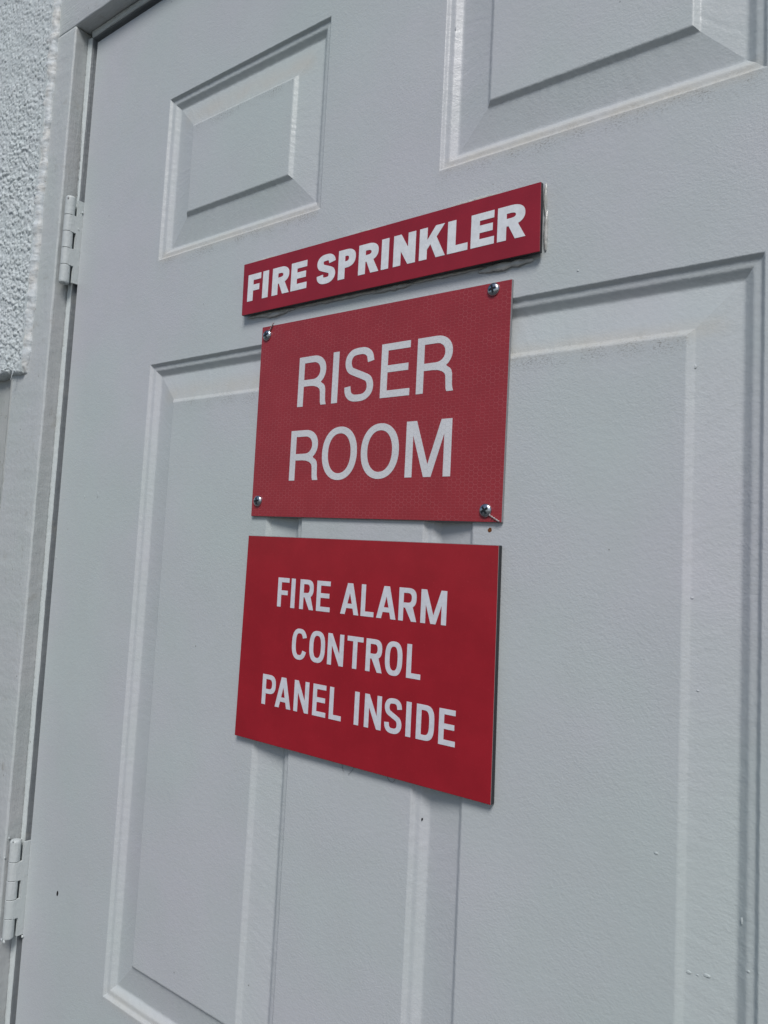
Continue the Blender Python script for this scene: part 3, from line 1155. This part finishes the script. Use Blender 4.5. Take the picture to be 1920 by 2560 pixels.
def word(parent, items, ztop, zbot, y, mat, stem, bar, st, thick=0.00025):
    for ch, xa, xb in items:
        w, h = (xb - xa) * 1e-3, (ztop - zbot)
        over = 0.012 * h if ch in 'OSC' else 0
        lo = glyph(ch, w, h + 2 * over, (stem if ch != 'I' else w), bar, st)
        link('letter', letter_mesh(lo, xa * 1e-3, zbot - over, y, thick), mat, parent)


def screw(parent, x, z, y, rot, swarf=None):
    """pan head cross recess screw, axis along Y"""
    R_, hh = 0.0050, 0.0026
    vs, fs = [], []
    seg = 24
    prof = [(R_, 0.0004), (R_ * 1.0, -0.0005), (R_ * 0.96, -0.0011), (R_ * 0.84, -0.0018), (R_ * 0.62, -0.0023), (R_ * 0.34, -0.00255), (R_ * 0.06, -0.0026)]
    for rr, yy in prof:
        for k in range(seg):
            t = 2 * math.pi * k / seg
            vs.append((x + rr * math.cos(t), y + yy, z + rr * math.sin(t)))
    for i in range(len(prof) - 1):
        for k in range(seg):
            a, b = i * seg + k, i * seg + (k + 1) % seg
            fs.append((a, b, b + seg, a + seg))
    fs.append(tuple(range((len(prof) - 1) * seg, len(prof) * seg)))
    so = link('screw', mesh('screw', vs, fs, True), M_ZINC, parent)
    # cross recess as a dark overlay, its shade put into the colour
    a, wv = R_ * 0.60, R_ * 0.17
    cr = [(wv, wv), (wv, a), (-wv, a), (-wv, wv), (-a, wv), (-a, -wv), (-wv, -wv), (-wv, -a), (wv, -a), (wv, -wv), (a, -wv), (a, wv)]
    c, s = math.cos(rot), math.sin(rot)
    vs = [(x, y - 0.00262, z)]
    for q in cr:
        d = math.hypot(*q)
        yy = -0.00266 if d < R_ * 0.3 else -0.00252
        vs.append((x + q[0] * c - q[1] * s, y + yy, z + q[0] * s + q[1] * c))
    for i in range(12):
        vs.append((vs[1 + i][0], y - 0.0012, vs[1 + i][2]))
    fs = [(0, 1 + i, 1 + (i + 1) % 12) for i in range(12)] + [(1 + i, 13 + i, 13 + (i + 1) % 12, 1 + (i + 1) % 12) for i in range(12)]
    link('cross_recess', mesh('cross_recess', vs, fs), M_RECESS, so).matrix_parent_inverse = Matrix.Identity(4)
    if swarf:
        dx, dz, mt = swarf
        pts = []
        n = 40
        for k in range(n):
            t = k / (n - 1)
            pts.append((x + R_ * 0.85 * math.copysign(1, dx) * 0.7 + dx * t + 0.0006 * math.sin(t * 26), y - 0.0009 + 0.0005 * math.cos(t * 26), z + R_ * 0.6 * math.copysign(1, dz) + dz * t))
        v, f = tube(pts, 0.00046, 6)
        link('swarf_curl', mesh('swarf_curl', v, f, True), mt, so).matrix_parent_inverse = Matrix.Identity(4)
    return so


def plate_quad(name, corners, y0, y1, r=0.0004):
    """plate from four front corners (TL, TR, BR, BL in x,z metres), front y0, back y1, with a small edge bevel"""
    vs = [(c[0], y0, c[1]) for c in corners] + [(c[0], y1, c[1]) for c in corners]
    fs = [(3, 2, 1, 0), (4, 5, 6, 7), (0, 1, 5, 4), (1, 2, 6, 5), (2, 3, 7, 6), (3, 0, 4, 7)]
    me = mesh(name, vs, fs)
    bm = bmesh.new(); bm.from_mesh(me)
    bmesh.ops.recalc_face_normals(bm, faces=bm.faces[:])
    bmesh.ops.bevel(bm, geom=bm.edges[:], offset=r, segments=2, affect='EDGES', profile=0.5)
    bm.to_mesh(me); bm.free()
    return me


def inset(c, d):
    cx, cz = sum(q[0] for q in c) / 4, sum(q[1] for q in c) / 4
    return [(q[0] - math.copysign(d, q[0] - cx), q[1] - math.copysign(d, q[1] - cz)) for q in c]


# ---- sign 1: FIRE SPRINKLER
Y1S = -0.0068
C1 = [(0.3064, -0.3452), (0.6128, -0.3456), (0.6134, -0.3962), (0.3075, -0.3948)]
s1 = empty('door_sign', (0.46, Y1S, H - 0.3962))
tag(s1, 'long narrow red sign reading FIRE SPRINKLER, top of the three', 'sign', 'red signs on the door')
link('core_plate', plate_quad('core_plate', C1, Y1S + 0.0007, Y1S + 0.0040), M_CORE, s1)
tag(link('face_sheet', plate_quad('face_sheet', inset(C1, -0.00015), Y1S, Y1S + 0.0008, 0.0002), M_RED1, s1), 'dark red front of the narrow sign')
st1 = dict(p=2.35, bx=0.46, lt=1.14, lx=0.40, la=-62, mid=0.52)
word(s1, [('F', 314.0, 331.2), ('I', 333.9, 341.4), ('R', 346.6, 368.4), ('E', 370.5, 389.9),
          ('S', 401.8, 422.9), ('P', 426.3, 445.2), ('R', 448.6, 470.0), ('I', 472.6, 480.0), ('N', 484.8, 506.4), ('K', 510.1, 534.0),
          ('L', 536.2, 554.2), ('E', 556.9, 576.6), ('R', 579.2, 602.0)], -0.3572, -0.3826, Y1S - 0.0002, M_WHITE1, 0.0073, 0.0057, st1)


def adhesive(name, pts, hz, dy, seed, parent):
    """squeezed-out bead: flattened tube with uneven width along pts (x, z)"""
    vs, fs = [], []
    n, seg = len(pts), 10
    for i, (x, z) in enumerate(pts):
        t = i / (n - 1)
        env = math.sin(math.pi * min(1, max(0, t))) ** 0.4
        rr = hz * env * (0.75 + 0.45 * n3(x * 120, seed, z * 120) + 0.25 * n3(x * 420, seed, z * 420)) + 0.0002
        a, c = pts[max(0, i - 1)], pts[min(n - 1, i + 1)]
        dx, dz = c[0] - a[0], c[1] - a[1]
        l = math.hypot(dx, dz)
        nx, nz = -dz / l, dx / l
        for k in range(seg):
            q = 2 * math.pi * k / seg
            vs.append((x + nx * rr * math.cos(q), -0.0002 - dy * env * (0.6 + 0.4 * math.sin(q)) * (1 + 0.3 * n3(x * 260, z * 260, k)), z + nz * rr * math.cos(q)))
    for i in range(n - 1):
        for k in range(seg):
            a, b = i * seg + k, i * seg + (k + 1) % seg
            fs.append((a, b, b + seg, a + seg))
    fs.append(tuple(range(seg))[::-1])
    fs.append(tuple(range((n - 1) * seg, n * seg)))
    link(name, mesh(name, vs, fs, True), M_ADH, parent)


def run(x0, z0, x1, z1, n=60):
    return [(x0 + (x1 - x0) * i / (n - 1), z0 + (z1 - z0) * i / (n - 1)) for i in range(n)]


adhesive('adhesive_bead', run(0.308, -0.3955, 0.372, -0.3962), 0.0030, 0.0018, 1.0, s1)
adhesive('adhesive_bead', run(0.334, -0.3985, 0.362, -0.3975), 0.0026, 0.0026, 4.0, s1)
adhesive('adhesive_bead', run(0.372, -0.3955, 0.470, -0.3960), 0.0022, 0.0016, 2.0, s1)
adhesive('adhesive_bead', run(0.460, -0.3972, 0.500, -0.3968), 0.0028, 0.0022, 6.0, s1)
adhesive('adhesive_bead', run(0.500, -0.3960, 0.566, -0.3962), 0.0020, 0.0016, 3.0, s1)
adhesive('adhesive_bead', run(0.560, -0.3990, 0.606, -0.3985), 0.0034, 0.0026, 7.0, s1)
adhesive('adhesive_bead', run(0.309, -0.3442, 0.345, -0.3435), 0.0030, 0.0030, 8.0, s1)
adhesive('adhesive_bead', run(0.425, -0.3440, 0.470, -0.3438), 0.0018, 0.0030, 9.0, s1)
adhesive('adhesive_bead', run(0.530, -0.3440, 0.580, -0.3436), 0.0026, 0.0034, 10.0, s1)
adhesive('adhesive_bead', run(0.6136, -0.3440, 0.6140, -0.3680, 40), 0.0011, 0.0020, 11.0, s1)
adhesive('adhesive_bead', run(0.6150, -0.3640, 0.6150, -0.3945, 40), 0.0016, 0.0024, 12.0, s1)
link('mounting_tape', plate_quad('mounting_tape', inset(C1, 0.0035), Y1S + 0.0041, -0.0002), M_CORE, s1)

# ---- sign 2: RISER ROOM
Y2S = -0.0027
C2 = [(0.3326, -0.4084), (0.5906, -0.4102), (0.5893, -0.5851), (0.3333, -0.5829)]
s2 = empty('door_sign', (0.46, Y2S, H - 0.585))
tag(s2, 'red reflective honeycomb sign reading RISER ROOM, held by four screws', 'sign', 'red signs on the door')
link('core_plate', plate_quad('core_plate', C2, Y2S + 0.0003, -0.0002), M_GCORE, s2)
tag(link('face_sheet', plate_quad('face_sheet', inset(C2, 0.0003), Y2S, Y2S + 0.0004, 0.00015), M_RED2, s2), 'red honeycomb reflective sheeting of the riser room sign')
st2 = dict(p=2.15, bx=0.52, leg='curved', mid=0.53, mt=1.45)
word(s2, [('R', 383.4, 416.2), ('I', 422.9, 429.5), ('S', 436.8, 467.4), ('E', 474.9, 503.9), ('R', 510.2, 543.6)],
     -0.4433, -0.4871, Y2S - 0.00016, M_WHITE2, 0.0066, 0.0057, st2, 0.0002)
word(s2, [('R', 378.6, 411.6), ('O', 416.0, 454.1), ('O', 458.3, 496.6), ('M', 503.2, 544.9)],
     -0.5080, -0.5515, Y2S - 0.00016, M_WHITE2, 0.0066, 0.0056, st2, 0.0002)
screw(s2, 0.3402, -0.4172, Y2S, 0.35, (0.0045, 0.0075, M_SWARF))
screw(s2, 0.5757, -0.4156, Y2S, 0.2)
screw(s2, 0.3417, -0.5691, Y2S, 0.15)
screw(s2, 0.5762, -0.5766, Y2S, 0.55, (0.0080, -0.0045, M_SWARFW))

# ---- sign 3: FIRE ALARM CONTROL PANEL INSIDE
Y3S = -0.0052
C3 = [(0.3345, -0.6003), (0.5892, -0.6010), (0.5904, -0.7764), (0.3328, -0.7761)]
s3 = empty('door_sign', (0.46, Y3S, H - 0.777))
tag(s3, 'thick glossy red sign reading FIRE ALARM CONTROL PANEL INSIDE, lowest of the three', 'sign', 'red signs on the door')
link('core_plate', plate_quad('core_plate', C3, Y3S + 0.0005, -0.0003), M_CORE, s3)
link('white_layer', plate_quad('white_layer', inset(C3, 0.0001), Y3S + 0.0003, Y3S + 0.0006, 0.0001), M_WCORE, s3)
tag(link('face_sheet', plate_quad('face_sheet', inset(C3, 0.0003), Y3S, Y3S + 0.0004, 0.00015), M_RED3, s3), 'bright red laminate front of the alarm sign')
st3 = dict(p=2.6, bx=0.50, lt=1.08, lx=0.36, la=-60, mid=0.52, mt=1.15)
word(s3, [('F', 376.0, 389.2), ('I', 391.9, 396.5), ('R', 402.2, 418.0), ('E', 421.3, 436.2),
          ('A', 447.7, 466.4), ('L', 468.7, 481.6), ('A', 484.4, 503.0), ('R', 505.6, 522.2), ('M', 525.9, 548.5)],
     -0.6354, -0.6601, Y3S - 0.0002, M_WHITE3, 0.0043, 0.0038, st3)
word(s3, [('C', 396.5, 413.3), ('O', 416.4, 433.5), ('N', 436.5, 453.4), ('T', 457.0, 473.2), ('R', 476.2, 492.3), ('O', 495.0, 511.2), ('L', 515.3, 528.1)],
     -0.6766, -0.7015, Y3S - 0.0002, M_WHITE3, 0.0043, 0.0038, st3)
word(s3, [('P', 364.3, 380.3), ('A', 380.4, 398.7), ('N', 402.3, 418.8), ('E', 423.4, 437.7), ('L', 441.4, 454.1),
          ('I', 467.5, 472.0), ('N', 477.6, 494.0), ('S', 497.1, 513.1), ('I', 517.1, 521.6), ('D', 526.4, 542.1), ('E', 546.1, 560.1)],
     -0.7186, -0.7438, Y3S - 0.0002, M_WHITE3, 0.0043, 0.0038, st3)
for path in ([(0.452, -0.774), (0.4545, -0.7785), (0.4558, -0.7825)], [(0.466, -0.774), (0.4655, -0.779), (0.461, -0.784)],
             [(0.498, -0.775), (0.5005, -0.7795), (0.5045, -0.7803), (0.507, -0.777)]):
    pp = catmull(path, 6)
    v, f = tube([(q[0], -0.0009, q[1]) for q in pp], 0.00011, 5)
    link('stray_fibre', mesh('stray_fibre', v, f, True), M_FIBRE, s3)

# ------------------------------------------------------------------ render basics
S.render.engine = 'CYCLES'
